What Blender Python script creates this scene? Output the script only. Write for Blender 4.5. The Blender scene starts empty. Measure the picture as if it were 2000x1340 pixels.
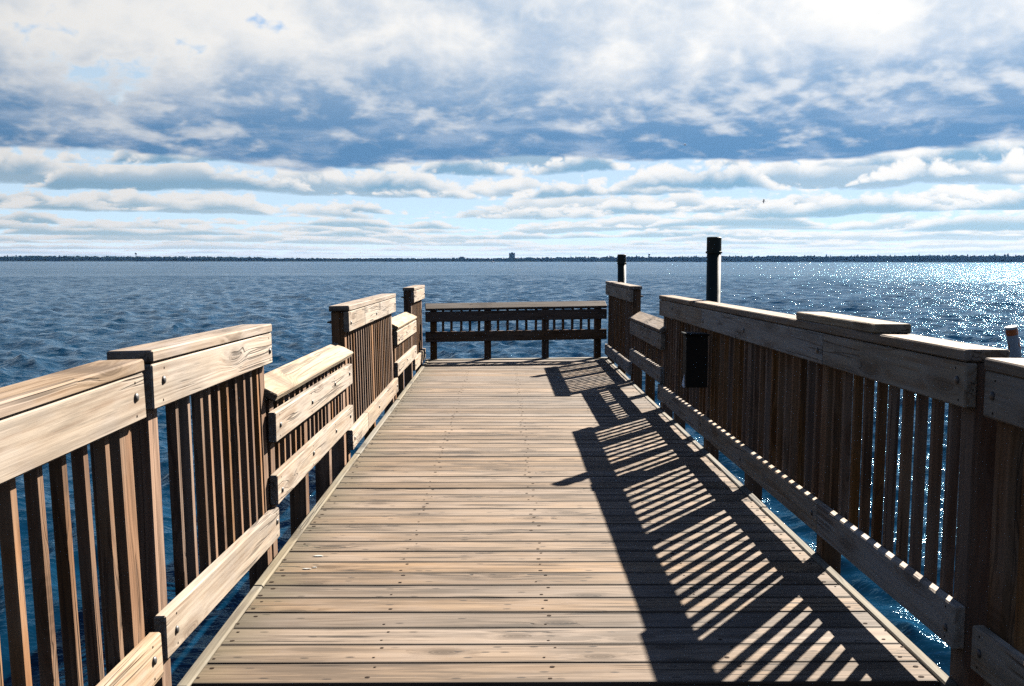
import bpy, bmesh, math, random
import numpy as np
from mathutils import Matrix, Vector

sc = bpy.context.scene
R = math.radians

# ------------------------------------------------------------------ camera
CAM_H = 1.35
FPX = 1944.0                      # focal length in pixels of the 2000 px wide photograph
YAW = math.atan(18 / FPX)
PITCH = math.atan((670 - 509.5) / FPX)
ROLL = R(0.06)
fw = Vector((math.sin(YAW) * math.cos(PITCH), math.cos(YAW) * math.cos(PITCH), -math.sin(PITCH)))
rt = fw.cross(Vector((0, 0, 1))).normalized()
up = rt.cross(fw)
rt2 = rt * math.cos(ROLL) + up * math.sin(ROLL)
up2 = -rt * math.sin(ROLL) + up * math.cos(ROLL)
cam = bpy.data.objects.new('camera', bpy.data.cameras.new('camera'))
sc.collection.objects.link(cam)
cam.data.sensor_width = 36.0
cam.data.lens = 36.0 * FPX / 2000.0
cam.data.clip_start = 0.05
cam.data.clip_end = 20000
m3 = Matrix((rt2, up2, -fw)).transposed()
cam.matrix_world = Matrix.Translation((0, 0, CAM_H)) @ m3.to_4x4()
sc.camera = cam

# ------------------------------------------------------------------ exposure
sc.view_settings.view_transform = 'Standard'
sc.view_settings.look = 'None'
sc.view_settings.gamma = 1.0
sc.view_settings.use_curve_mapping = False
EXPO = 2.2
sc.view_settings.exposure = EXPO
sc.cycles.max_bounces = 6
sc.cycles.diffuse_bounces = 0
sc.cycles.glossy_bounces = 3
sc.cycles.volume_bounces = 0
sc.cycles.use_denoising = False

# ------------------------------------------------------------------ node helper
class NT:
    def __init__(s, tree):
        s.t = tree
    def n(s, typ, ins=None, **props):
        nd = s.t.nodes.new(typ)
        for k, v in props.items():
            setattr(nd, k, v)
        for k, v in (ins or {}).items():
            s.set(nd.inputs[k], v)
        return nd
    def set(s, sock, v):
        if isinstance(v, bpy.types.NodeSocket):
            s.t.links.new(v, sock)
        else:
            sock.default_value = v
    def m(s, op, a, b=None, c=None, clamp=False):
        nd = s.n('ShaderNodeMath', operation=op, use_clamp=clamp)
        for i, v in enumerate((a, b, c)):
            if v is not None:
                s.set(nd.inputs[i], v)
        return nd.outputs[0]
    def v(s, op, a, b=None, scale=None):
        nd = s.n('ShaderNodeVectorMath', operation=op)
        s.set(nd.inputs[0], a)
        if b is not None:
            s.set(nd.inputs[1], b)
        if scale is not None:
            s.set(nd.inputs['Scale'], scale)
        return nd.outputs['Value'] if op in ('DOT_PRODUCT', 'LENGTH', 'DISTANCE') else nd.outputs[0]
    def xyz(s, x, y, z):
        return s.n('ShaderNodeCombineXYZ', {0: x, 1: y, 2: z}).outputs[0]
    def sep(s, v):
        return s.n('ShaderNodeSeparateXYZ', {0: v}).outputs
    def noise(s, vec, scale, detail=4, rough=0.5, dist=0.0, dims='3D', out=0):
        nd = s.n('ShaderNodeTexNoise', {'Vector': vec, 'Scale': scale, 'Detail': detail, 'Roughness': rough, 'Distortion': dist}, noise_dimensions=dims)
        return nd.outputs[out]
    def ss(s, x, a, b, lo=0.0, hi=1.0):
        nd = s.n('ShaderNodeMapRange', {'Value': x, 'From Min': a, 'From Max': b, 'To Min': lo, 'To Max': hi}, interpolation_type='SMOOTHSTEP')
        return nd.outputs[0]
    def lin(s, x, a, b, lo=0.0, hi=1.0):
        nd = s.n('ShaderNodeMapRange', {'Value': x, 'From Min': a, 'From Max': b, 'To Min': lo, 'To Max': hi})
        return nd.outputs[0]
    def mix(s, f, a, b, blend='MIX'):
        nd = s.n('ShaderNodeMix', data_type='RGBA', blend_type=blend)
        s.set(nd.inputs[0], f)
        s.set(nd.inputs[6], a if isinstance(a, bpy.types.NodeSocket) else (*a, 1)[:4])
        s.set(nd.inputs[7], b if isinstance(b, bpy.types.NodeSocket) else (*b, 1)[:4])
        return nd.outputs[2]

# ------------------------------------------------------------------ sun and sky
SUN_AZ = R(35.5)                  # to the right of the pier's axis (+Y)
SUN_EL = R(34.5)
sun_dir = Vector((math.sin(SUN_AZ) * math.cos(SUN_EL), math.cos(SUN_AZ) * math.cos(SUN_EL), math.sin(SUN_EL)))
sun = bpy.data.objects.new('sun', bpy.data.lights.new('sun', 'SUN'))
sc.collection.objects.link(sun)
sun.data.energy = 5.0
sun.data.angle = R(0.53)
sun.data.color = (1.0, 0.93, 0.82)
sun.rotation_euler = (-sun_dir).to_track_quat('-Z', 'Y').to_euler()

world = bpy.data.worlds.new('World')
sc.world = world
world.use_nodes = True
world.node_tree.nodes.clear()
w = NT(world.node_tree)
sky = w.n('ShaderNodeTexSky', sky_type='NISHITA', sun_disc=False, sun_elevation=SUN_EL, sun_rotation=SUN_AZ,
          altitude=100.0, air_density=0.42, dust_density=0.02, ozone_density=3.0)
SKY_STRENGTH = 0.05
sky_col = w.v('SCALE', sky.outputs[0], scale=SKY_STRENGTH)
D = w.n('ShaderNodeTexCoord').outputs['Generated']
dx, dy, dz = w.sep(D)
zp = w.m('MAXIMUM', dz, 0.0)
az = w.m('ARCTAN2', dx, dy)
el = w.m('ARCSINE', w.m('MINIMUM', zp, 1.0))
sdot = w.m('MAXIMUM', w.v('DOT_PRODUCT', D, tuple(sun_dir)), 0.0)
phase = w.m('ADD', 0.52, w.m('MULTIPLY', sdot, 0.66))     # clouds scatter forward

K = 1.0 / (2 ** EXPO)
def k3(c):
    return tuple(x * K for x in c)
WHITE = k3((0.94, 0.93, 0.91))
def billow(P, octs=4, gain=0.55):
    """rounded bumps with sharp creases between them, like the crown of a cumulus"""
    tot = None
    for i in range(octs):
        nz = w.noise(w.v('ADD', P, (i * 3.7, i * 1.9, i * 5.3)), 1.0 * 2.05 ** i, 0, 0.5)
        b_ = w.m('MULTIPLY', w.m('ABSOLUTE', w.m('MULTIPLY_ADD', nz, 2.0, -1.0)), gain ** i)
        tot = b_ if tot is None else w.m('ADD', tot, b_)
    return tot

# open air between the clouds
gap = w.mix(w.ss(el, R(8), R(22)), w.mix(0.8, sky_col, k3((0.58, 0.71, 0.75))), sky_col)
# far fair-weather cumulus: rows with level bases and heaped tops, crowding towards the horizon
base1 = w.mix(w.ss(el, R(0.6), R(5.5)), k3((0.43, 0.61, 0.71)), k3((0.21, 0.41, 0.60)))
band = w.ss(el, R(9.5), R(6.5))
def rows(c_in, B, c, phase_, s_h, s_p, seed, fill, dark):
    g = w.m('MULTIPLY', w.m('LOGARITHM', w.m('ADD', el, c), math.e), B)
    wv = w.noise(w.xyz(w.m('MULTIPLY', dx, 4.5), w.m('MULTIPLY', dy, 4.5), seed), 1.0, 3, 0.5)
    q = w.m('ADD', w.m('ADD', g, phase_), w.m('MULTIPLY', wv, 1.5))
    row = w.m('FLOOR', q)
    t = w.m('FRACT', q)
    H = w.noise(w.xyz(w.m('MULTIPLY', dx, s_h), w.m('MULTIPLY', dy, s_h), w.m('MULTIPLY_ADD', row, 7.77, seed)), 1.0, 3, 0.55)
    puff = billow(w.v('ADD', w.xyz(w.m('MULTIPLY', dx, s_p), w.m('MULTIPLY', dy, s_p), w.m('MULTIPLY', q, 1.9)), (seed, 2.0, 1.0)))
    d = w.m('ADD', w.m('SUBTRACT', w.m('MULTIPLY_ADD', w.m('SUBTRACT', H, 0.5), 4.2, fill), t), w.m('MULTIPLY', puff, 0.55))
    a = w.m('MULTIPLY', w.m('MULTIPLY', w.ss(d, 0.0, 0.24), w.ss(w.m('ADD', t, w.m('MULTIPLY', puff, 0.12)), 0.02, 0.17)), band)
    inner = w.m('SUBTRACT', d, w.m('MULTIPLY', puff, 0.75))
    sh = w.m('MULTIPLY', w.ss(inner, -0.20, 0.30), w.ss(t, 1.0, 0.25, 0.35, dark))
    return w.mix(a, c_in, w.mix(sh, WHITE, base1)), a
c1, a1a = rows(gap, 2.7, 0.006, 0.30, 6.0, 30.0, 4.0, 0.42, 0.8)
c1, a1b = rows(c1, 3.3, 0.005, 0.10, 8.0, 42.0, 17.0, 0.30, 0.95)
c1, a1c = rows(c1, 2.2, 0.006, 0.75, 5.0, 34.0, 29.0, 0.12, 1.0)
a1 = w.m('MAXIMUM', w.m('MAXIMUM', a1a, a1b), a1c)
c1 = w.mix(w.ss(el, R(1.8), R(0.1), 0.0, 0.6), c1, k3((0.84, 0.82, 0.78)))    # pale air at the horizon

# the near bank: its level base begins about six degrees up
wob = w.noise(w.xyz(w.m('MULTIPLY', az, 3.4), w.m('MULTIPLY', el, 12.0), 4.0), 1.0, 5, 0.55)
edge = w.m('ADD', el, w.m('MULTIPLY', w.m('SUBTRACT', wob, 0.5), R(3.4)))
a2e = w.ss(edge, R(5.45), R(5.75))
def dens2(lift):
    g = w.m('MULTIPLY', w.m('LOGARITHM', w.m('ADD', el, 0.03), math.e), 1.75)
    gl = w.m('ADD', g, lift)
    P = w.v('ADD', w.xyz(w.m('MULTIPLY', dx, 3.5), w.m('MULTIPLY', dy, 3.5), gl), (21.0, 5.0, 2.0))
    big = w.noise(P, 0.62, 2, 0.5, 0.2)
    fine = w.noise(w.v('ADD', P, (4.0, 9.0, 1.0)), 1.7, 5, 0.60, 0.2)
    puff = billow(w.v('ADD', w.xyz(w.m('MULTIPLY', dx, 14.0), w.m('MULTIPLY', dy, 14.0), w.m('MULTIPLY', gl, 2.6)), (7.0, 2.0, 1.0)), 4)
    return w.m('ADD', w.m('ADD', w.m('MULTIPLY', big, 0.62), w.m('MULTIPLY', fine, 0.38)), w.m('MULTIPLY', w.m('SUBTRACT', puff, 0.42), 0.13))
d2 = dens2(0.0)
d2u = dens2(0.13)
cover2 = w.ss(el, R(13.5), R(23), 0.30, 0.60)
a2 = w.m('MULTIPLY', a2e, w.ss(w.m('SUBTRACT', d2, cover2), 0.0, 0.05))
thick2 = w.ss(w.m('SUBTRACT', d2, w.ss(edge, R(7.0), R(13.0), 0.30, 0.465)), -0.10, 0.13)
lit2 = w.ss(w.m('SUBTRACT', d2, d2u), -0.015, 0.12)
sh2 = w.m('MULTIPLY', thick2, w.m('SUBTRACT', 1.0, w.m('MULTIPLY', lit2, 0.64)))
base2 = w.mix(w.ss(el, R(6.0), R(12.5)), k3((0.125, 0.28, 0.50)), k3((0.36, 0.50, 0.68)))
vary = w.noise(w.v('ADD', w.xyz(w.m('MULTIPLY', dx, 9.0), w.m('MULTIPLY', dy, 9.0), w.m('MULTIPLY', el, 42.0)), (2.0, 8.0, 5.0)), 1.0, 5, 0.6, 0.3)
base2 = w.mix(w.ss(vary, 0.45, 0.68, 0.0, 0.55), base2, k3((0.50, 0.60, 0.74)))
col2 = w.mix(sh2, WHITE, base2)
sky_all = w.mix(a2, c1, col2)
cl = w.m('MAXIMUM', a2, a1)
fac = w.m('ADD', w.m('MULTIPLY', w.m('SUBTRACT', phase, 1.0), cl), 1.0)
sky_all = w.v('SCALE', sky_all, scale=fac)
bg = w.n('ShaderNodeBackground', {'Color': sky_all, 'Strength': 1.0})
wo = w.n('ShaderNodeOutputWorld', {'Surface': bg.outputs[0]})
# == SKY END

# ------------------------------------------------------------------ mesh helpers
rng = random.Random(7)
col = sc.collection
WM = {}                                            # world matrices of the objects made so far

def finish(bm, name, mat, smooth=False):
    me = bpy.data.meshes.new(name)
    bm.normal_update()
    bm.to_mesh(me)
    bm.free()
    if smooth:
        for p in me.polygons:
            p.use_smooth = True
    if mat:
        me.materials.append(mat)
    return me

def add(name, me, M, parent=None, label=None, cat=None, group=None, kind=None):
    o = bpy.data.objects.new(name, me)
    col.objects.link(o)
    M = M if isinstance(M, Matrix) else Matrix.Translation(M)
    if parent is not None:
        o.parent = parent
        o.matrix_basis = WM[parent.name].inverted() @ M
    else:
        o.matrix_basis = M
    WM[o.name] = M
    for k, v in (('label', label), ('category', cat), ('group', group), ('kind', kind)):
        if v:
            o[k] = v
    return o

_bx = {}
def box_mesh(lx, ly, lz, mat, bev=0.004, wane=0.0):
    """a sawn board, long axis X, centred, with eased edges"""
    key = (round(lx, 3), round(ly, 3), round(lz, 3), mat.name, bev)
    if key in _bx:
        return _bx[key]
    bm = bmesh.new()
    bmesh.ops.create_cube(bm, size=1.0)
    for v in bm.verts:
        v.co.x *= lx; v.co.y *= ly; v.co.z *= lz
    if bev:
        bmesh.ops.bevel(bm, geom=bm.edges[:], offset=bev, segments=1, affect='EDGES')
    _bx[key] = finish(bm, 'board', mat)
    return _bx[key]

def frame(p0, p1, upv):
    x = (p1 - p0).normalized()
    y = upv.cross(x).normalized()
    z = x.cross(y)
    M = Matrix((x, y, z)).transposed().to_4x4()
    M.translation = (p0 + p1) / 2
    return M

def lathe(profile, n=24, mat=None, name='lathe', smooth=True):
    bm = bmesh.new()
    rings = []
    for r, z in profile:
        rings.append([bm.verts.new((r * math.cos(2 * math.pi * i / n), r * math.sin(2 * math.pi * i / n), z)) for i in range(n)])
    for a, b in zip(rings, rings[1:]):
        for i in range(n):
            bm.faces.new((a[i], a[(i + 1) % n], b[(i + 1) % n], b[i]))
    bm.faces.new(rings[0][::-1]); bm.faces.new(rings[-1])
    return finish(bm, name, mat, smooth)

# ------------------------------------------------------------------ materials
def new_mat(name):
    mt = bpy.data.materials.new(name)
    mt.use_nodes = True
    mt.node_tree.nodes.clear()
    n = NT(mt.node_tree)
    bs = n.n('ShaderNodeBsdfPrincipled')
    n.n('ShaderNodeOutputMaterial', {'Surface': bs.outputs[0]})
    return mt, n, bs

def wood(name, light, mid, dark, grey, grey_amt=0.5, var=0.22, knots=1.0, deck=False, ringamt=0.22, stain=0.35, kn_ax='xz', kn_scale=(1.7, 6.2), contrast=0.42, fleck=0.0):
    mt, n, bs = new_mat(name)
    oi = n.n('ShaderNodeObjectInfo').outputs['Random']
    P = n.n('ShaderNodeTexCoord').outputs['Object']
    off = n.xyz(n.m('MULTIPLY', oi, 37.0), n.m('MULTIPLY', oi, 91.0), n.m('MULTIPLY', oi, 53.0))
    Q = n.v('ADD', P, off)
    # knots first: the grain flows round them
    qx, qy, qz = n.sep(Q)
    qw = qy if kn_ax == 'xy' else qz
    K2 = n.xyz(n.m('MULTIPLY', qx, kn_scale[0]), n.m('MULTIPLY', qw, kn_scale[1]), 0.0)
    vo = n.n('ShaderNodeTexVoronoi', {'Vector': K2, 'Scale': 1.0, 'Randomness': 1.0}, voronoi_dimensions='2D')
    kd = vo.outputs['Distance']
    pick = n.ss(n.sep(vo.outputs['Color'])[0], 0.50, 0.56)
    kmask = n.m('MULTIPLY', pick, n.ss(kd, 0.42, 0.05))
    flow = n.v('ADD', Q, n.v('SCALE', n.xyz(0.0, kmask, kmask), scale=0.022))
    streak = n.noise(n.v('MULTIPLY', flow, (1.3, 66.0, 66.0)), 1.0, 6, 0.68)
    coarse = n.noise(n.v('MULTIPLY', flow, (0.55, 21.0, 21.0)), 1.0, 4, 0.62)
    cath = n.noise(n.v('MULTIPLY', flow, (0.45, 8.0, 8.0)), 1.0, 1, 0.4, 0.35)
    rings = n.m('MULTIPLY_ADD', n.m('SINE', n.m('MULTIPLY', cath, 75.0)), 0.5, 0.5)
    blot = n.noise(n.v('MULTIPLY', Q, (2.4, 7.0, 7.0)), 1.0, 5, 0.65)
    g = n.m('ADD', n.m('ADD', n.m('MULTIPLY', streak, 0.94 - contrast), n.m('MULTIPLY', coarse, contrast)), n.m('MULTIPLY', n.m('SUBTRACT', rings, 0.5), ringamt))
    c = n.mix(n.ss(g, 0.33, 0.50), dark, mid)
    c = n.mix(n.ss(g, 0.46, 0.62), c, light)
    c = n.mix(n.ss(blot, 0.42, 0.64, 0.0, grey_amt), c, grey)
    # grime worked into the grain
    st = n.noise(n.v('MULTIPLY', flow, (1.9, 30.0, 30.0)), 1.0, 5, 0.68)
    big = n.noise(n.v('MULTIPLY', Q, (1.2, 3.0, 3.0)), 1.0, 3, 0.55)
    grime = n.m('MULTIPLY', n.ss(st, 0.45, 0.59), n.ss(big, 0.36, 0.60, 0.15, 1.0))
    c = n.mix(n.m('MULTIPLY', grime, stain), c, tuple(x * 0.30 for x in mid))
    ring = n.m('MULTIPLY', n.ss(kd, 0.20, 0.05), n.m('MULTIPLY_ADD', n.m('SINE', n.m('MULTIPLY', kd, 120.0)), 0.30, 0.70))
    halo = n.m('MULTIPLY', n.ss(kd, 0.40, 0.10), 0.35)
    kn = n.m('MULTIPLY', n.m('MULTIPLY', n.m('ADD', ring, halo, clamp=True), pick), knots)
    c = n.mix(n.m('MULTIPLY', kn, 0.8, clamp=True), c, tuple(x * 0.5 for x in dark))
    c = n.mix(n.ss(big, 0.36, 0.66, 0.0, 0.42 if deck else 0.15), c, tuple(x * 0.55 for x in mid))
    # each board has its own tone
    tone = n.m('ADD', 1.0 - var / 2, n.m('MULTIPLY', oi, var))
    hue = n.n('ShaderNodeHueSaturation', {'Saturation': n.m('MULTIPLY_ADD', n.m('FRACT', n.m('MULTIPLY', oi, 7.3)), 0.45, 0.80), 'Value': tone, 'Color': c})
    c = hue.outputs[0]
    h = n.m('ADD', n.m('ADD', streak, n.m('MULTIPLY', coarse, 0.8)), n.m('MULTIPLY', rings, 0.25))
    # drying checks: cracks along the grain
    cr = n.noise(n.v('MULTIPLY', n.v('ADD', flow, (5.0, 3.0, 1.0)), (0.55, 22.0, 22.0)), 1.0, 2, 0.5)
    where = n.ss(n.noise(n.v('MULTIPLY', Q, (1.3, 6.0, 6.0)), 1.0, 2), 0.49, 0.57)
    crm = n.m('MULTIPLY', n.ss(n.m('ABSOLUTE', n.m('SUBTRACT', cr, 0.5)), 0.030, 0.010), where)
    c = n.mix(n.m('MULTIPLY', crm, 0.88 if deck else 0.55), c, (0.010, 0.007, 0.005))
    h = n.m('SUBTRACT', h, n.m('MULTIPLY', crm, 2.0))
    if fleck:
        vf = n.n('ShaderNodeTexVoronoi', {'Vector': n.xyz(n.m('MULTIPLY', qx, 7.0), n.m('MULTIPLY', qw, 22.0), 0.0), 'Scale': 1.0, 'Randomness': 1.0}, voronoi_dimensions='2D')
        fm = n.m('MULTIPLY', n.ss(vf.outputs['Distance'], 0.15, 0.07), n.ss(n.sep(vf.outputs['Color'])[1], 0.74, 0.80))
        c = n.mix(n.m('MULTIPLY', fm, 0.85 * fleck), c, (0.015, 0.010, 0.007))
    if deck:
        px, py, pz = n.sep(P)
        al = n.m('MULTIPLY', n.ss(n.m('ADD', px, n.m('MULTIPLY', st, 0.6)), -0.65, -0.98), 0.6)
        c = n.mix(al, c, (0.046, 0.040, 0.018))               # algae towards the damp edge
        ed = n.m('MULTIPLY', n.ss(n.m('ADD', n.m('ABSOLUTE', py), n.m('MULTIPLY', streak, 0.03)), 0.074, 0.088), 0.7)
        c = n.mix(ed, c, (0.030, 0.022, 0.015))               # dirt along the joints
    h = n.m('SUBTRACT', h, n.m('MULTIPLY', kn, 0.4))
    bump = n.n('ShaderNodeBump', {'Strength': 0.6, 'Distance': 0.003, 'Height': h})
    n.set(bs.inputs['Base Color'], c)
    n.set(bs.inputs['Normal'], bump.outputs[0])
    n.set(bs.inputs['Roughness'], n.lin(streak, 0.2, 0.8, 0.72, 0.90))
    bs.inputs['Specular IOR Level'].default_value = 0.2
    return mt

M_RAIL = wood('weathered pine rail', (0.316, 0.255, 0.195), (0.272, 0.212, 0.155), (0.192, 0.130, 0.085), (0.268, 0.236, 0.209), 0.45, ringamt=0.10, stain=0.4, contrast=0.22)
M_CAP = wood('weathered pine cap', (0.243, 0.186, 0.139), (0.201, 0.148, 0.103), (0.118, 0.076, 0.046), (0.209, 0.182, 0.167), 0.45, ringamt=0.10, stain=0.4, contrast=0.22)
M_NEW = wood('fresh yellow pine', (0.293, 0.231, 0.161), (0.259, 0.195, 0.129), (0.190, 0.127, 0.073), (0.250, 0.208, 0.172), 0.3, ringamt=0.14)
M_POST = wood('brown treated pine', (0.205, 0.113, 0.059), (0.162, 0.083, 0.042), (0.092, 0.045, 0.019), (0.185, 0.135, 0.098), 0.45, var=0.4, ringamt=0.12)
M_DECK = wood('grey deck pine', (0.185, 0.135, 0.094), (0.156, 0.110, 0.074), (0.090, 0.059, 0.036), (0.158, 0.122, 0.096), 0.6, var=0.55, deck=True, ringamt=0.10, stain=0.9, kn_ax='xy', kn_scale=(2.4, 6.0), knots=1.25, fleck=1.0)
M_EDGE = wood('grey edge pine', (0.153, 0.130, 0.097), (0.130, 0.109, 0.076), (0.076, 0.061, 0.043), (0.130, 0.122, 0.099), 0.6, var=0.3, ringamt=0.1)
M_BROWN_SHADE = wood('shade-darkened brown rail timber', (0.169, 0.106, 0.070), (0.137, 0.083, 0.052), (0.078, 0.045, 0.026), (0.156, 0.119, 0.094), 0.5, var=0.3, ringamt=0.1)  # brown wood, its colour darkened further for the shade on the end railing
M_GREYCAP_SHADE = wood('shade-darkened grey cap timber', (0.15, 0.125, 0.105), (0.12, 0.098, 0.08), (0.065, 0.05, 0.04), (0.13, 0.118, 0.11), 0.6, var=0.3, ringamt=0.1)  # grey cap of the end railing, with its shade worked into the tone
M_RIM = wood('dark old timber', (0.075, 0.06, 0.045), (0.06, 0.045, 0.032), (0.03, 0.022, 0.017), (0.075, 0.065, 0.055), 0.5, var=0.3, ringamt=0.1)

def plain(name, colr, rough=0.5, metal=0.0, noise_amt=0.15, scale=8.0, spec=0.5):
    mt, n, bs = new_mat(name)
    P = n.n('ShaderNodeTexCoord').outputs['Object']
    f = n.noise(P, scale, 5, 0.6)
    n.set(bs.inputs['Base Color'], n.mix(f, tuple(c * (1 - noise_amt) for c in colr), tuple(min(1, c * (1 + noise_amt)) for c in colr)))
    n.set(bs.inputs['Roughness'], n.lin(f, 0.3, 0.7, max(0.02, rough - 0.08), min(1, rough + 0.08)))
    bs.inputs['Metallic'].default_value = metal
    bs.inputs['Specular IOR Level'].default_value = spec
    return mt
M_STEEL = plain('dull bolt steel', (0.045, 0.043, 0.042), 0.5, 0.3, 0.3, 60)
M_NAIL = plain('rusty nail', (0.022, 0.014, 0.010), 0.9, 0.0, 0.3, 200, 0.05)
M_PIPE = plain('dark green painted pipe', (0.010, 0.016, 0.012), 0.62, 0.0, 0.45, 14, 0.22)
M_BOX = plain('black painted steel', (0.007, 0.008, 0.007), 0.75, 0.0, 0.3, 12, 0.12)
M_PAPER = plain('white plastic bag', (0.75, 0.77, 0.78), 0.5, 0.0, 0.05, 30)
M_BUOYW_SHADE = plain('shade-darkened white buoy plastic', (0.30, 0.33, 0.36), 0.5, 0.0, 0.08, 6, 0.2)  # backlit white plastic: blue-grey shade put into its base colour
M_BUOYO = plain('orange buoy band', (0.42, 0.10, 0.02), 0.5, 0.0, 0.1, 6)
M_TREE = plain('far foliage', (0.010, 0.017, 0.014), 1.0, 0.0, 0.5, 0.05, 0.0)
M_LAND = plain('far ground', (0.018, 0.022, 0.016), 1.0, 0.0, 0.3, 0.02, 0.0)
M_CONC = plain('far concrete', (0.055, 0.055, 0.06), 0.8, 0.0, 0.1, 0.1)
M_TANK = plain('pale painted tank', (0.16, 0.17, 0.18), 0.6, 0.0, 0.1, 0.2)
M_GULLW = plain('white feathers', (0.70, 0.70, 0.70), 0.7, 0.0, 0.1, 10)
M_GULLG = plain('dark grey feathers', (0.05, 0.05, 0.055), 0.7, 0.0, 0.2, 10)
M_SAIL = plain('white sailcloth', (0.75, 0.75, 0.73), 0.7, 0.0, 0.05, 1)
M_DROP = plain('bird dropping white', (0.30, 0.29, 0.27), 0.9, 0.0, 0.35, 90)

# ------------------------------------------------------------------ water
WATER_Z = -1.15
def wave_field(x, y, cell):
    r = np.random.RandomState(5)
    z = np.zeros_like(x); hx = np.zeros_like(x); hy = np.zeros_like(x)
    wind = R(200)
    for i in range(84):
        lam = 0.24 * (7.5 / 0.24) ** ((i + r.rand()) / 84)
        th = wind + r.randn() * 0.62
        k = 2 * math.pi / lam
        amp = 0.0076 * lam ** 0.68 * (1.0 if lam < 2.0 else (2.0 / lam) ** 1.35)
        ph = r.rand() * 6.283
        fade = np.clip((lam / cell - 2.0) / 2.0, 0, 1)
        arg = k * (math.cos(th) * x + math.sin(th) * y) + ph
        gu = 1.0 + 0.35 * np.sin(0.11 * x + 0.05 * y + ph) * np.sin(0.07 * y - 0.04 * x + 2 * ph)
        A = amp * fade * gu
        z += A * np.sin(arg)
        hx += 0.75 * A * math.cos(th) * np.cos(arg)
        hy += 0.75 * A * math.sin(th) * np.cos(arg)
    return hx, hy, z

def build_water():
    dense = np.linspace(R(-42), R(42), 540)
    rest = np.linspace(R(42), R(318), 90)[1:-1]
    th = np.concatenate([dense, rest])
    rad = [0.4]
    while rad[-1] < 420:
        rad.append(rad[-1] * (1.0042 if 5 < rad[-1] < 170 else 1.008) + (0.02 if rad[-1] < 3 else 0))
    rad += [470, 560, 700, 900, 1200, 1600, 2200, 3000, 4200, 6000]
    rad = np.array(rad)
    RR, TT = np.meshgrid(rad, th, indexing='ij')
    X = RR * np.sin(TT); Y = RR * np.cos(TT)
    dr = np.gradient(rad)
    cell = np.maximum(dr[:, None], RR * np.gradient(th)[None, :] * 0.5)
    HX, HY, Z = wave_field(X, Y, cell)
    X = X + HX; Y = Y + HY
    nr, nt = X.shape
    co = np.stack([X, Y, Z], -1).reshape(-1, 3)
    i = np.arange(nr - 1)[:, None] * nt; j = np.arange(nt)[None, :]; j2 = (j + 1) % nt
    q = np.stack([i + j, i + nt + j, i + nt + j2, i + j2], -1).reshape(-1, 4)[:, ::-1]
    nv = len(co)
    me = bpy.data.meshes.new('lake')
    me.vertices.add(nv + 1)
    me.vertices.foreach_set('co', np.concatenate([co, [[0, 0, 0]]]).ravel().astype(np.float32))
    tri = np.stack([np.full(nt, nv), np.arange(nt), (np.arange(nt) + 1) % nt], -1)[:, ::-1]
    loops = np.concatenate([q.ravel(), tri.ravel()]).astype(np.int32)
    starts = np.concatenate([np.arange(len(q)) * 4, len(q) * 4 + np.arange(nt) * 3]).astype(np.int32)
    me.loops.add(len(loops)); me.polygons.add(len(starts))
    me.loops.foreach_set('vertex_index', loops)
    me.polygons.foreach_set('loop_start', starts)
    me.polygons.foreach_set('use_smooth', np.ones(len(starts), dtype=bool))
    me.update(calc_edges=True)
    mt, n, bs = new_mat('lake water')
    P = n.n('ShaderNodeTexCoord').outputs['Object']
    Pa = n.v('MULTIPLY', P, (0.75, 1.25, 1.0))
    h1 = n.noise(Pa, 1.1, 3, 0.55, 0.3)
    h2 = n.noise(Pa, 4.5, 4, 0.6, 0.4)
    h0 = n.noise(n.v('MULTIPLY', P, (0.22, 0.5, 1.0)), 1.0, 3, 0.6, 0.4)
    far = n.ss(n.v('LENGTH', P), 40.0, 200.0, 0.0, 0.75)
    h00 = n.noise(n.v('MULTIPLY', P, (0.11, 0.07, 1.0)), 1.0, 4, 0.65, 0.3)
    far2 = n.ss(n.v('LENGTH', P), 120.0, 500.0, 0.0, 1.6)
    h = n.m('ADD', n.m('ADD', n.m('MULTIPLY', h1, 0.13), n.m('MULTIPLY', h2, 0.060)), n.m('ADD', n.m('MULTIPLY', h0, far), n.m('MULTIPLY', h00, far2)))
    bump = n.n('ShaderNodeBump', {'Strength': 1.0, 'Distance': 1.0, 'Height': h})
    # the surface skin (reflection that grows towards grazing, tinted by the blue water) over the dark body of the lake
    bs.inputs['Metallic'].default_value = 1.0
    n.set(bs.inputs['Base Color'], (0.020, 0.024, 0.028, 1))
    n.set(bs.inputs['Specular Tint'], (0.50, 0.585, 0.635, 1))
    # ripples too far off to be modelled one by one make the sheet rougher, in streaks where gusts run over it
    gust = n.noise(n.v('MULTIPLY', P, (0.012, 0.045, 1.0)), 1.0, 4, 0.6, 0.5)
    rg = n.m('MULTIPLY', n.ss(n.v('LENGTH', P), 6.0, 180.0), n.lin(gust, 0.3, 0.7, 0.05, 0.16))
    n.set(bs.inputs['Roughness'], n.m('ADD', 0.065, rg))
    n.set(bs.inputs['Normal'], bump.outputs[0])
    body = n.n('ShaderNodeBsdfDiffuse', {'Color': (0.0005, 0.0110, 0.0250, 1)})
    both = n.n('ShaderNodeAddShader', {0: bs.outputs[0], 1: body.outputs[0]})
    out = [q for q in mt.node_tree.nodes if q.type == 'OUTPUT_MATERIAL'][0]
    mt.node_tree.links.new(both.outputs[0], out.inputs['Surface'])
    me.materials.append(mt)
    return add('lake', me, (0, 0, WATER_Z), label='choppy blue lake water under the pier', kind='structure')
build_water()

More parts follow.
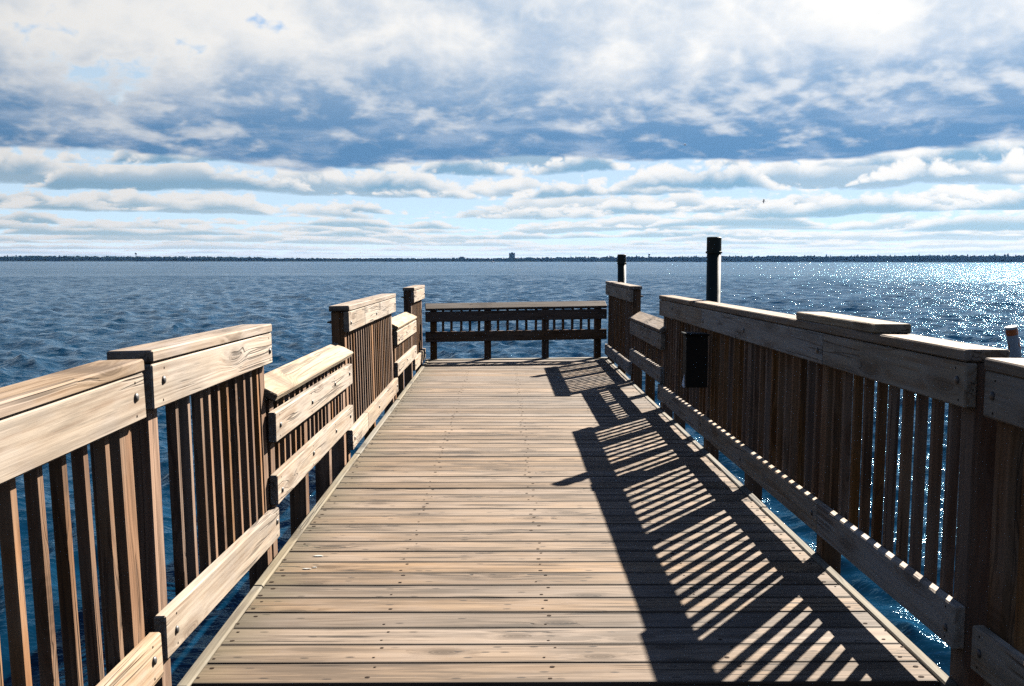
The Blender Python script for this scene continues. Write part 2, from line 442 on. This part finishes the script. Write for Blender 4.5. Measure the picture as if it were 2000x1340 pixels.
# ------------------------------------------------------------------ pier deck
XL, XR = -1.040, 1.455
deck = add('pier_deck', None, (0, 0, 0), label='weathered plank deck of the pier', kind='structure')
Y0, PITCH_B = 3.095, 0.1613
bw = XR - XL - 0.088
bc = (XL + XR) / 2
nails = bmesh.new()
def nail_at(x, y, z):
    bmesh.ops.create_circle(nails, cap_ends=True, radius=rng.uniform(0.0035, 0.0075), segments=7,
                            matrix=Matrix.Translation((x + rng.uniform(-.014, .014), y, z)) @ Matrix.Diagonal((1.5, 1, 1, 1)))
def deck_board(y, w_, z=0.0):
    t = 0.038
    L = bw - rng.choice((0.0, 0.003, 0.006))
    wd = round(w_ - rng.choice((0.002, 0.003, 0.003, 0.004, 0.006, 0.008, 0.012)), 3)
    me = box_mesh(L, wd, t, M_DECK, 0.003)
    dz_ = rng.uniform(-0.0015, 0.0012)
    M = Matrix.Translation((bc + rng.uniform(-.002, .002), y, z - t / 2 + dz_)) @ Matrix.Rotation(rng.uniform(-.0022, .0022), 4, 'Z') @ Matrix.Rotation(rng.uniform(-.009, .009), 4, 'X')
    add('deck_board', me, M, deck)
    for xn in (XL + 0.075, -0.43, 0.165, 0.78, XR - 0.075):
        for s in (-1, 1):
            if rng.random() < 0.82:
                nail_at(xn + s * 0.012, y + s * w_ * 0.27 + rng.uniform(-.008, .008), z + dz_ + 0.0016)
y = Y0
for i in range(63):
    deck_board(y + PITCH_B / 2, PITCH_B)
    y += PITCH_B
YE = y
for i in range(16):                                   # the approach, on this side of the joint
    deck_board(Y0 - 0.05 - PITCH_B * (i + 0.5), PITCH_B, -0.012)
# tapered closing board and the rim at the skewed end
SK = math.tan(R(7.0))
def prism(pts, z0, z1, mat, name):
    bm = bmesh.new()
    a = [bm.verts.new((p[0], p[1], z0)) for p in pts]
    b = [bm.verts.new((p[0], p[1], z1)) for p in pts]
    bm.faces.new(a[::-1]); bm.faces.new(b)
    for i in range(len(pts)):
        j = (i + 1) % len(pts)
        bm.faces.new((a[i], a[j], b[j], b[i]))
    bmesh.ops.bevel(bm, geom=bm.edges[:], offset=0.003, segments=1, affect='EDGES')
    return finish(bm, name, mat)
def yend(x, d=0.0):
    return 13.40 + (x - XL) * SK + d
cx0, cx1 = XL + 0.044, XR - 0.044
me = prism([(cx0 - bc, YE + .004 - 13.4), (cx1 - bc, YE + .004 - 13.4), (cx1 - bc, yend(cx1) - .004 - 13.4), (cx0 - bc, yend(cx0) - .004 - 13.4)], -0.038, 0, M_DECK, 'deck_board')
add('deck_board', me, (bc, 13.4, 0), deck)
p0 = Vector((XL - 0.01, yend(XL - 0.01, 0.075), -0.008)); p1 = Vector((XR + 0.01, yend(XR + 0.01, 0.075), -0.008))
add('end_board', box_mesh((p1 - p0).length, 0.145, 0.038, M_EDGE), frame(p0, p1, Vector((0, 0, 1))), deck)
add('nail_heads', finish(nails, 'nail_heads', M_NAIL), (0, 0, 0), deck, kind='stuff')
for xe, cuts in ((XL + 0.021, (0.5, 3.06, 4.05, 6.9, 9.6, 13.36)), (XR - 0.021, (0.5, 3.06, 5.35, 8.3, 10.9, 13.70))):
    for a, b in zip(cuts, cuts[1:]):
        zz = 0.006 + rng.uniform(-.002, .002) - 0.095 - (0.012 if b < 3.1 else 0)
        M = frame(Vector((xe, a + .003, zz)), Vector((xe + rng.uniform(-.003, .003), b - .003, zz)), Vector((0, 0, 1)))
        add('edge_board', box_mesh(b - a - .006, 0.042, 0.19, M_EDGE, 0.006), M, deck)
for xj in (-0.43, 0.165, 0.78):
    for a, b in ((0.5, 3.06), (3.1, 8.2), (8.2, 13.3)):
        add('joist', box_mesh(b - a - .004, 0.042, 0.19, M_RIM, 0.003), frame(Vector((xj, a, -0.15)), Vector((xj, b, -0.15)), Vector((0, 0, 1))), deck)
pile_me = lathe([(0.125, -3.0), (0.12, -0.45), (0.11, -0.44)], 16, M_RIM, 'pile')
for yp in (1.0, 4.6, 8.2, 11.8, 13.2):
    add('crossbeam', box_mesh(2.38, 0.14, 0.19, M_RIM, 0.004), (bc, yp, -0.345), deck)
    for xp in (-0.75, 1.15):
        add('pile', pile_me, (xp, yp, 0.0), deck)
for (dxp, dyp, sz) in ((-0.845, 4.47, 0.020), (-0.86, 4.28, 0.014), (-0.83, 4.30, 0.010)):
    pts = [(sz * rng.uniform(.6, 1.1) * math.cos(a) * 1.5, sz * rng.uniform(.5, 1.0) * math.sin(a) * .6) for a in [i * math.pi / 6 for i in range(12)]]
    bm = bmesh.new()
    bm.faces.new([bm.verts.new((p[0], p[1], 0)) for p in pts])
    ex = bmesh.ops.extrude_face_region(bm, geom=bm.faces[:])
    for v in [g for g in ex['geom'] if isinstance(g, bmesh.types.BMVert)]:
        v.co.z += 0.0015
        v.co.x *= 0.8; v.co.y *= 0.8
    bmesh.ops.recalc_face_normals(bm, faces=bm.faces[:])
    add('bird_dropping', finish(bm, 'bird_dropping', M_DROP), (dxp, dyp, 0.0022), deck)

# ------------------------------------------------------------------ railings
T, W = 0.038, 0.140
bolt_me = lathe([(0.0135, 0.0), (0.0135, 0.002), (0.0105, 0.0055), (0.005, 0.0075)], 12, M_STEEL, 'bolt')
nut_me = lathe([(0.011, 0.0), (0.011, 0.018), (0.007, 0.020), (0.007, 0.034)], 6, M_STEEL, 'bolt', False)
nail_me = lathe([(0.0042, 0.0), (0.0035, 0.001)], 7, M_NAIL, 'nail')

def bolt_matrix(Me, lx, ly, lz, s):
    # dome pointing inwards (-s X)
    z = Vector((-s, 0, 0)); x = Vector((0, 0, 1)); y = z.cross(x)
    M = Matrix((x, y, z)).transposed().to_4x4()
    M.translation = (lx, ly, lz)
    return Me @ M

def rail_run(root, Me, s, name, lx, y0, y1, zt0, zt1, h, t, joints, mat, posts, bolts=True, wob=0.002):
    """horizontal 2-inch boards on edge from y0 to y1, butted at the joints; tops go from zt0 to zt1"""
    cuts = [y0] + [j for j in joints if y0 + .1 < j < y1 - .1] + [y1]
    f = lambda q: zt0 + (zt1 - zt0) * (q - y0) / (y1 - y0)
    for a, b in zip(cuts, cuts[1:]):
        e = 0.002
        w0, w1 = rng.uniform(-wob, wob), rng.uniform(-wob, wob)
        p0 = Vector((lx, a + e, f(a) - h / 2 + w0)); p1 = Vector((lx, b - e, f(b) - h / 2 + w1))
        M = Me @ frame(p0, p1, Vector((0, 0, 1)))
        r = add(name, box_mesh((p1 - p0).length, t, h, mat, 0.005), M, root)
        if bolts:
            xf = lx - s * t / 2
            ys = [q for q in posts if a - .02 < q < b + .02] or [a + .06]
            for q in ys:
                q = min(max(q, a + 0.05), b - 0.05)
                zc = f(q) - h / 2
                add('bolt', bolt_me, bolt_matrix(Me, xf - s * .0002, q, zc + rng.uniform(-.02, .015), s), r)
                for dz_ in (0.048, -0.05):
                    add('nail', nail_me, bolt_matrix(Me, xf - s * .0002, q + rng.uniform(-.015, .015), zc + dz_, s), r)

def upright(root, Me, name, lx, ly, z0, z1, d, mat, tilt=0.0):
    p0 = Vector((lx, ly, z0)); p1 = Vector((lx, ly + tilt, z1))
    M = Me @ frame(p0, p1, Vector((1, 0, 0)))
    return add(name, box_mesh((p1 - p0).length, d, d, mat, 0.004), M, root)

def section(label, s, xf, y0, y1, low, zt, zl, posts, lean=0.0, rot=0.0, joints=(), cap_joints=(), spacing=0.1275, picks=None,
            post_z=-0.42, cap_ext=(0.0, 0.0), cap_mat=None, rail_mat=None, loc=None, cap_gap=0.0):
    """a railing section along +Y of its own frame; s = side that lies outwards (+1 / -1); y in metres from the section's start"""
    loc = loc or (xf, y0, 0)
    Me = Matrix.Translation(loc) @ Matrix.Rotation(rot, 4, 'Z') @ Matrix.Rotation(s * lean, 4, 'Y')
    root = add('railing_section', None, Me, label=label, cat='railing', group='timber railing sections along the pier')
    L = y1 - y0
    ps = [p - y0 for p in posts]
    js = [j - y0 for j in joints]; cj = [j - y0 for j in cap_joints]
    zf = lambda q, zz: zz[0] + (zz[1] - zz[0]) * q / L
    if not low:
        face = (zt[0] - T - 0.003, zt[1] - T - 0.003)
        cm = cap_mat or M_CAP
        ccuts = [-cap_ext[0]] + cj + [L + cap_ext[1]]
        for a, b in zip(ccuts, ccuts[1:]):
            p0 = Vector((s * (W / 2 - 0.004), a + .001, zf(a, zt) - T / 2)); p1 = Vector((s * (W / 2 - 0.004), b - .001, zf(b, zt) - T / 2))
            add('cap_board', box_mesh((p1 - p0).length, W, T, cm, 0.005), Me @ frame(p0, p1, Vector((0, 0, 1))), root)
        up_top = lambda q: zf(q, zt) - T - 0.002
    else:
        face = zt
        tilt = R(28)
        ctr = lambda q: Vector((s * 0.062, q, zf(q, zt) + 0.0605 + cap_gap))
        upv = Vector((-s * math.sin(tilt), 0, math.cos(tilt)))
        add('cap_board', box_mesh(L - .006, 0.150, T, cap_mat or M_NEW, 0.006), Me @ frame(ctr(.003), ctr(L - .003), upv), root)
        up_top = lambda q: zf(q, zt) + 0.017 + cap_gap
    rail_run(root, Me, s, 'face_rail', s * T / 2, 0, L, face[0], face[1], W, T, js, rail_mat or M_RAIL, ps)
    rail_run(root, Me, s, 'lower_rail', s * T / 2, 0, L, zl[0], zl[1], W, T, js, rail_mat or M_RAIL, ps)
    for q in ps:
        upright(root, Me, 'post', s * (T + 0.0445 + 0.001), q, post_z, up_top(q) - .001, 0.089, M_POST)
        if not low:
            z = Vector((s, 0, 0)); x = Vector((0, 0, 1)); yv = z.cross(x)
            Mb = Matrix((x, yv, z)).transposed().to_4x4(); Mb.translation = (s * (T + .0905), q, up_top(q) - 0.075)
            add('bolt', nut_me, Me @ Mb, root)
    if picks is None:
        edges = sorted(ps)
        picks = []
        if not edges or edges[0] > 0.2:
            edges = [-0.02] + edges
        if edges[-1] < L - 0.2:
            edges = edges + [L + 0.02]
        for a, b in zip(edges, edges[1:]):
            n_ = max(1, round((b - a) / spacing) - 1)
            for i in range(n_):
                picks.append(a + (b - a) * (i + 1) / (n_ + 1))
    else:
        picks = [p - y0 for p in picks]
    for q in picks:
        q += rng.uniform(-.006, .006)
        upright(root, Me, 'picket', s * (T + 0.017 + 0.0005), q, zf(q, zl) - W + rng.uniform(.046, .056), up_top(q) - rng.uniform(.002, .008), 0.034, M_POST, rng.uniform(-.006, .006))
    return root

# sunlit side, from the approach to the end of the pier
section('tall sunlit railing section beside the deck joint, next to the approach', -1, -1.035, 1.45, 2.972, False, (1.025, 1.058), (0.205, 0.222),
        (1.62, 2.90), lean=R(2.2), rot=R(-2.0), loc=(-1.088, 1.45, 0), picks=[1.78 + .124 * i for i in range(9)])
section('short tall sunlit railing section with eleven slender pickets, before the first lowered section', -1, -1.035, 3.0, 4.56, False, (1.080, 1.062), (0.254, 0.210),
        (3.095, 4.505), lean=R(1.4), picks=[3.325, 3.455, 3.60, 3.69, 3.815, 3.94, 4.065, 4.19, 4.31, 4.425])
section('lowered sunlit railing section whose slanting armrest board stands clear above its top rail', -1, -1.035, 4.53, 6.86, True, (0.656, 0.641), (0.362, 0.355),
        (4.62, 5.40, 6.14, 6.72), lean=R(0.6), cap_gap=0.038)
section('tall sunlit railing section between the two lowered sections', -1, -1.035, 6.82, 9.82, False, (1.043, 1.030), (0.180, 0.196),
        (6.90, 8.30, 9.72), lean=R(1.2), joints=(7.62,))
section('small lowered sunlit railing section whose armrest board rests on its top rail', -1, -1.035, 9.80, 11.98, True, (0.654, 0.635), (0.345, 0.335),
        (9.95, 10.75, 11.75), lean=R(0.5))
section('tall sunlit railing section at the outer corner of the pier', -1, -1.050, 11.90, 13.52, False, (1.030, 1.024), (0.172, 0.165),
        (11.96, 13.44), lean=R(0.6))
# across the end
e0 = Vector((-1.046, yend(-1.046, 0.02), 0)); e1 = Vector((1.44, yend(1.44, 0.02), 0))
Le = (e1 - e0).length
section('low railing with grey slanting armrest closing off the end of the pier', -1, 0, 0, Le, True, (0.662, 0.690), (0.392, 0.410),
        (0.115, 0.855, 1.655, 2.39), rot=-math.pi / 2 + R(7.0), loc=e0, cap_mat=M_GREYCAP_SHADE, rail_mat=M_BROWN_SHADE, post_z=-0.30)
# shaded side, on which the pipes stand
section('tall shaded railing section at the outer corner beside a pipe', 1, 1.415, 11.12, 13.78, False, (1.070, 1.072), (0.215, 0.200),
        (11.20, 12.45, 13.70), lean=R(0.4))
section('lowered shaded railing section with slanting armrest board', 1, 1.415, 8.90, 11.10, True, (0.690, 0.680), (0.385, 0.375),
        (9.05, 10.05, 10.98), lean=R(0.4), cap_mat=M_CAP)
section('longest shaded railing section, with a loose plank lying on its cap', 1, 1.415, 3.03, 9.04, False, (1.080, 1.040), (0.272, 0.232),
        (3.085, 4.47, 5.85, 7.05, 8.35, 8.98), lean=R(0.5), joints=(4.40, 7.12), cap_joints=(7.15,))
section('tall shaded railing section beside the deck joint, next to the approach', 1, 1.450, 1.45, 2.985, False, (1.050, 1.060), (0.232, 0.232),
        (1.60, 2.93), lean=R(0.6), rot=R(1.0), loc=(1.475, 1.45, 0))

# loose plank on the cap
p0 = Vector((1.487, 3.77, 1.0935)); p1 = Vector((1.495, 4.82, 1.0865))
add('loose_plank', box_mesh(1.05, 0.140, 0.036, M_NEW, 0.004), frame(p0, p1, Vector((0, 0, 1))), label='loose yellowish plank lying flat on the shaded railing cap', cat='plank')

# pipes outside the shaded railing
def pipe(x, y, top, label, r=0.056, lean=0.0):
    Mp = Matrix.Translation((x, y, WATER_Z)) @ Matrix.Rotation(lean, 4, 'Y')
    root = add('mooring_pipe', None, Mp, label=label, cat='pipe', group='dark pipes outside the railing')
    H = top - WATER_Z
    add('shaft', lathe([(r, -1.6), (r, H - 0.115)], 28, M_PIPE, 'shaft'), Mp, root)
    add('collar', lathe([(r + .001, H - 0.128), (r + .0095, H - 0.124), (r + .0095, H - 0.113), (r + .001, H - 0.110)], 28, M_PIPE, 'collar', False), Mp, root)
    add('pipe_cap', lathe([(r + .002, H - 0.112), (r + .002, H - 0.006), (r - .004, H), (r - .02, H + .001)], 28, M_PIPE, 'pipe_cap', False), Mp, root)
pipe(1.640, 7.75, 1.536, 'thick dark green capped pipe standing behind the longest railing section', r=0.0545)
pipe(1.606, 13.25, 1.437, 'dark green capped pipe standing beyond the outer corner of the pier', lean=R(-0.6))

# black box on the railing
Mb = Matrix.Translation((1.335, 6.86, 0.66))
bx = add('dispenser_box', None, Mb, label='black steel box hanging on the inner side of the shaded railing', cat='box')
add('box_body', box_mesh(0.36, 0.150, 0.130, M_BOX, 0.004), Mb @ Matrix.Rotation(R(90), 4, 'Y') @ Matrix.Rotation(R(90), 4, 'X'), bx)
add('box_lid', box_mesh(0.172, 0.160, 0.014, M_BOX, 0.004), Mb @ Matrix.Translation((-.003, 0, 0.188)) @ Matrix.Rotation(R(2), 4, 'Y'), bx)
bm = bmesh.new()
vs = [bm.verts.new(p) for p in ((-0.070, -0.02, -0.18), (-0.092, 0.0, -0.17), (-0.070, 0.03, -0.185), (-0.069, 0.0, -0.06), (-0.080, 0.0, -0.19))]
for f_ in ((0, 1, 3), (1, 2, 3), (0, 4, 1), (1, 4, 2)):
    bm.faces.new([vs[i] for i in f_])
add('bag_corner', finish(bm, 'bag_corner', M_PAPER), Mb, bx)

# buoy
By = 22.0
Mq = Matrix.Translation((11.53, By, WATER_Z)) @ Matrix.Rotation(R(-14), 4, 'Y') @ Matrix.Rotation(R(4), 4, 'X')
bu = add('marker_buoy', None, Mq, label='tilted white marker buoy with orange band and diamond, afloat beside the pier', cat='buoy')
add('body', lathe([(0.05, -0.8), (0.12, -0.6), (0.122, 0.90), (0.118, 0.905)], 28, M_BUOYW_SHADE, 'body', False), Mq, bu)
add('orange_band', lathe([(0.1205, 0.905), (0.1235, 0.907), (0.1235, 1.040), (0.12, 1.042)], 28, M_BUOYO, 'orange_band', False), Mq, bu)
add('top_rim', lathe([(0.122, 1.042), (0.124, 1.045), (0.124, 1.095), (0.105, 1.10)], 28, M_BUOYW_SHADE, 'top_rim', False), Mq, bu)
def diamond(theta0):
    bm = bmesh.new()
    n_ = 8
    cols = []
    for i in range(-n_, n_ + 1):
        u = i / n_
        hh = 0.17 * (1 - abs(u)) + 0.002
        iw = 0.10 * (1 - abs(u)) - 0.03
        th = theta0 + u * 0.85
        cols.append([(0.1245 * math.sin(th), -0.1245 * math.cos(th), 0.68 + k) for k in (-hh, -max(iw, 0.0), max(iw, 0.0), hh)])
    vv = [[bm.verts.new(p) for p in c_] for c_ in cols]
    for a, b in zip(vv, vv[1:]):
        bm.faces.new((a[0], b[0], b[1], a[1]))
        bm.faces.new((a[2], b[2], b[3], a[3]))
    bmesh.ops.remove_doubles(bm, verts=bm.verts[:], dist=0.0005)
    return finish(bm, 'orange_diamond', M_BUOYO)
add('orange_diamond', diamond(R(-115)), Mq, bu)
add('orange_diamond', diamond(R(65)), Mq, bu)

# ------------------------------------------------------------------ far shore
SH = 2500.0
def ray(px, py):
    return fw + rt2 * ((px - 1000) / FPX) + up2 * ((670 - py) / FPX)
def at_dist(px, py, d):
    r = ray(px, py)
    return Vector((0, 0, CAM_H)) + r * (d / math.hypot(r.x, r.y))
bm = bmesh.new()
N = 120
rows = []
for i in range(N + 1):
    a = R(-40) + R(80) * i / N
    jit = 25 * math.sin(i * 0.7) + 15 * math.sin(i * 1.9)
    rows.append([bm.verts.new(((SH + jit + o) * math.sin(a), (SH + jit + o) * math.cos(a), WATER_Z + hz)) for o, hz in ((-12, -1.0), (0, 0.9), (60, 3.0), (500, 6.0), (520, -2))])
for a, b in zip(rows, rows[1:]):
    for k in range(4):
        bm.faces.new((a[k], b[k], b[k + 1], a[k + 1]))
add('far_shore', finish(bm, 'far_shore', M_LAND), (0, 0, 0), kind='structure', label='low far shore of the lake')

def tree_protos():
    out = []
    r = random.Random(3)
    for k in range(5):                                 # conifers: ragged stacked cones
        V, F = [], []
        z = 0.08
        tiers = 4
        for t in range(tiers):
            r0 = 0.26 * (1 - t / tiers) + 0.05
            z1 = z + 0.36 - 0.03 * t
            b = len(V)
            for i in range(7):
                q = r0 * r.uniform(.75, 1.2)
                V.append((q * math.cos(i * .8976), q * math.sin(i * .8976), z + r.uniform(-.03, .03)))
            V.append((r.uniform(-.02, .02), r.uniform(-.02, .02), min(1.0, z1) if t < tiers - 1 else 1.0))
            F += [(b + i, b + (i + 1) % 7, b + 7) for i in range(7)]
            z += 0.215
        out.append((V, F))
    for k in range(7):                                 # broad crowns: lumpy low-poly balls
        b2 = bmesh.new()
        bmesh.ops.create_icosphere(b2, subdivisions=2, radius=1.0)
        V = []
        for v in b2.verts:
            s_ = r.uniform(.72, 1.15)
            V.append((v.co.x * .48 * s_, v.co.y * .48 * s_, .52 + v.co.z * .47 * s_))
        F = [tuple(v.index for v in f.verts) for f in b2.faces]
        b2.free()
        out.append((V, F))
    return out
protos = tree_protos()
TV, TF = [], []
tr = random.Random(11)
def shore_h(a):
    x = a / R(27)
    h = 8.0 + 0.8 * math.sin(x * 5) + (7.0 * max(0, x) ** 0.8) + (1.8 if x < -0.5 else 0)
    return h
for row in range(4):
    a = R(-38)
    while a < R(38):
        h = shore_h(a) * tr.uniform(.72, 1.12) * (1 + 0.06 * row)
        con = tr.random() < (0.25 if a < 0 else 0.42)
        if con:
            h *= tr.uniform(0.95, 1.22)
        V, F = protos[tr.randrange(5)] if con else protos[5 + tr.randrange(7)]
        wd = h * (1.0 if con else tr.uniform(.8, 1.25))
        d = SH + 20 + row * 16 + tr.uniform(-7, 7) + 25 * math.sin((a + R(40)) / R(80) * N * .7)
        ang = tr.uniform(0, 6.28); ca, sa = math.cos(ang), math.sin(ang)
        bx_, by_ = d * math.sin(a), d * math.cos(a)
        o = len(TV)
        TV += [(bx_ + wd * (v[0] * ca - v[1] * sa), by_ + wd * (v[0] * sa + v[1] * ca), WATER_Z + .8 + v[2] * h) for v in V]
        TF += [tuple(i + o for i in f) for f in F]
        a += tr.uniform(3.0, 6.5) / SH
me = bpy.data.meshes.new('far_woods')
me.from_pydata(TV, [], TF)
me.materials.append(M_TREE)
add('far_woods', me, (0, 0, 0), kind='stuff', label='dark band of woods on the far shore')

def solid(boxes, mat, name):
    bm = bmesh.new()
    for (x0, x1, y0, y1, z0, z1) in boxes:
        bmesh.ops.create_cube(bm, size=1.0, matrix=Matrix.Translation(((x0 + x1) / 2, (y0 + y1) / 2, (z0 + z1) / 2)) @ Matrix.Diagonal((x1 - x0, y1 - y0, z1 - z0, 1)))
    return finish(bm, name, mat)
c = at_dist(1000, 509, SH + 90); c.z = WATER_Z
tb = add('apartment_tower', None, c, label='square apartment tower rising above the far woods', cat='building')
ht = (508.8 - 494.2) / FPX * (SH + 90) + 2.4
add('wall', solid([(-7.6, 7.6, -6, 6, 0, ht)], M_CONC, 'wall'), c, tb)
add('stair_bay', solid([(-3.2, 3.2, -7, -6.002, 0, ht + 1.0)], M_CONC, 'stair_bay'), c, tb)
add('roof_house', solid([(-2.8, 2.8, -2.5, 2.5, ht + .001, ht + 2.6)], M_CONC, 'roof_house'), c, tb)
add('parapet', solid([(-7.7, -4.4, -6.05, 6.05, ht + .001, ht + 1.3)], M_CONC, 'parapet'), c, tb)
add('parapet', solid([(4.4, 7.7, -6.05, 6.05, ht + .001, ht + 1.3)], M_CONC, 'parapet'), c, tb)
c = at_dist(902, 509, SH + 70); c.z = WATER_Z
hb = add('long_hall', None, c, label='long low hall with a raised roof just showing above the far woods', cat='building')
add('wall', solid([(-8, 8, -6, 6, 0, 11.2)], M_CONC, 'wall'), c, hb)
add('roof', solid([(-5, 5.5, -5, 5, 11.201, 13.0)], M_CONC, 'roof'), c, hb)
for px, topy, lab in ((266, 494.5, 'water tower on a thin stem above the smooth low far woods'), (1268, 494.6, 'round water tower among the far treetops between the two pipes')):
    c = at_dist(px, 509, SH + 90); c.z = WATER_Z
    hh = (508.8 - topy) / FPX * (SH + 90) + 2.4
    wt = add('water_tower', None, c, label=lab, cat='water tower', group='water towers on the far shore')
    add('stem', lathe([(1.0, 0), (0.8, hh - 5.0), (1.3, hh - 4.4)], 10, M_TANK, 'stem'), c, wt)
    add('tank', lathe([(1.2, hh - 4.8), (2.6, hh - 3.6), (3.0, hh - 2.2), (2.5, hh - .8), (0.6, hh)], 14, M_TANK, 'tank'), c, wt)
c = at_dist(963, 511.5, 1700); c.z = WATER_Z
sb = add('sailboat', None, c, label='tiny white sailboat far out before the wooded shore', cat='sailboat')
bm = bmesh.new()
ring = [bm.verts.new(p) for p in ((-3, 0, .8), (-2.6, -.9, .8), (1, -1, .8), (3.4, 0, 1.0), (1, 1, .8), (-2.6, .9, .8))]
keel = [bm.verts.new(p) for p in ((-2.4, 0, -.3), (2.4, 0, -.3))]
bm.faces.new(ring)
for i, k in ((0, 0), (1, 0), (2, 1), (3, 1), (4, 1), (5, 0)):
    pass
bm.faces.new((ring[1], ring[0], keel[0])); bm.faces.new((ring[2], ring[1], keel[0], keel[1])); bm.faces.new((ring[3], ring[2], keel[1]))
bm.faces.new((ring[4], ring[3], keel[1])); bm.faces.new((ring[5], ring[4], keel[1], keel[0])); bm.faces.new((ring[0], ring[5], keel[0]))
add('hull', finish(bm, 'hull', M_SAIL), c, sb)
add('mast', lathe([(.07, .8), (.05, 7.6)], 8, M_STEEL, 'mast'), Matrix.Translation(c), sb)
bm = bmesh.new()
va = [bm.verts.new(p) for p in ((-.1, .08, 1.4), (-2.7, .35, 1.5), (-.1, .06, 7.4), (-1.6, .45, 3.4))]
bm.faces.new((va[0], va[1], va[3])); bm.faces.new((va[0], va[3], va[2])); 
ex = bmesh.ops.extrude_face_region(bm, geom=bm.faces[:])
for v in [g for g in ex['geom'] if isinstance(g, bmesh.types.BMVert)]:
    v.co.y += 0.04
add('sail', finish(bm, 'sail', M_SAIL), c, sb)

# ------------------------------------------------------------------ gulls
def gull(px, py, d, bank, heading, label):
    Mg = Matrix.Translation(at_dist(px, py, d)) @ Matrix.Rotation(heading, 4, 'Z') @ Matrix.Rotation(bank, 4, 'Y')
    g_ = add('gull', None, Mg, label=label, cat='bird', group='gulls on the wing')
    prof = [(0.01, -.30), (.035, -.22), (.06, -.08), (.066, .04), (.05, .14), (.042, .18), (.046, .22), (.03, .27), (.008, .32)]
    add('body', lathe(prof, 10, M_GULLW, 'body'), Mg @ Matrix.Rotation(R(-90), 4, 'X'), g_)
    for s in (-1, 1):
        st = [(0.03, .10, -.10, .02), (.25, .13, -.07, .12), (.45, .08, -.07, .10), (.68, -.02, -.10, .02)]
        bm = bmesh.new()
        tp = [[bm.verts.new((s * x, f_, z + .012)), bm.verts.new((s * x, b_, z))] for x, f_, b_, z in st]
        bt = [[bm.verts.new((s * x, f_, z - .006)), bm.verts.new((s * x, b_, z - .004))] for x, f_, b_, z in st]
        for A, flip in ((tp, s < 0), (bt, s > 0)):
            for a, b in zip(A, A[1:]):
                q = (a[0], b[0], b[1], a[1])
                bm.faces.new(q if flip else q[::-1])
        for k in (0, 1):
            for i in range(3):
                bm.faces.new((tp[i][k], tp[i + 1][k], bt[i + 1][k], bt[i][k]))
        bm.faces.new((tp[3][0], tp[3][1], bt[3][1], bt[3][0]))
        bmesh.ops.recalc_face_normals(bm, faces=bm.faces[:])
        add('wing', finish(bm, 'wing', M_GULLG), Mg, g_)
gull(1492, 393, 170, R(-38), R(70), 'gull banking low over the water beyond the thick pipe')
gull(1338, 283, 230, R(-30), R(80), 'gull high up against the base of the dark cloud bank')

# ------------------------------------------------------------------ air
HZ = True
if HZ:
    bm = bmesh.new()
    bmesh.ops.create_cube(bm, size=1.0)
    mt = bpy.data.materials.new('thin haze')
    mt.use_nodes = True
    mt.node_tree.nodes.clear()
    n = NT(mt.node_tree)
    pv = n.n('ShaderNodeVolumePrincipled')
    pv.inputs['Color'].default_value = (0.20, 0.48, 1.0, 1)
    pv.inputs['Density'].default_value = 0.000022
    pv.inputs['Anisotropy'].default_value = 0.2
    n.n('ShaderNodeOutputMaterial', {'Volume': pv.outputs[0]})
    add('haze', finish(bm, 'haze', mt), Matrix.Translation((0, 1000, 30 - 1.5)) @ Matrix.Diagonal((13000, 13000, 66, 1)), kind='stuff', label='thin haze over the lake')
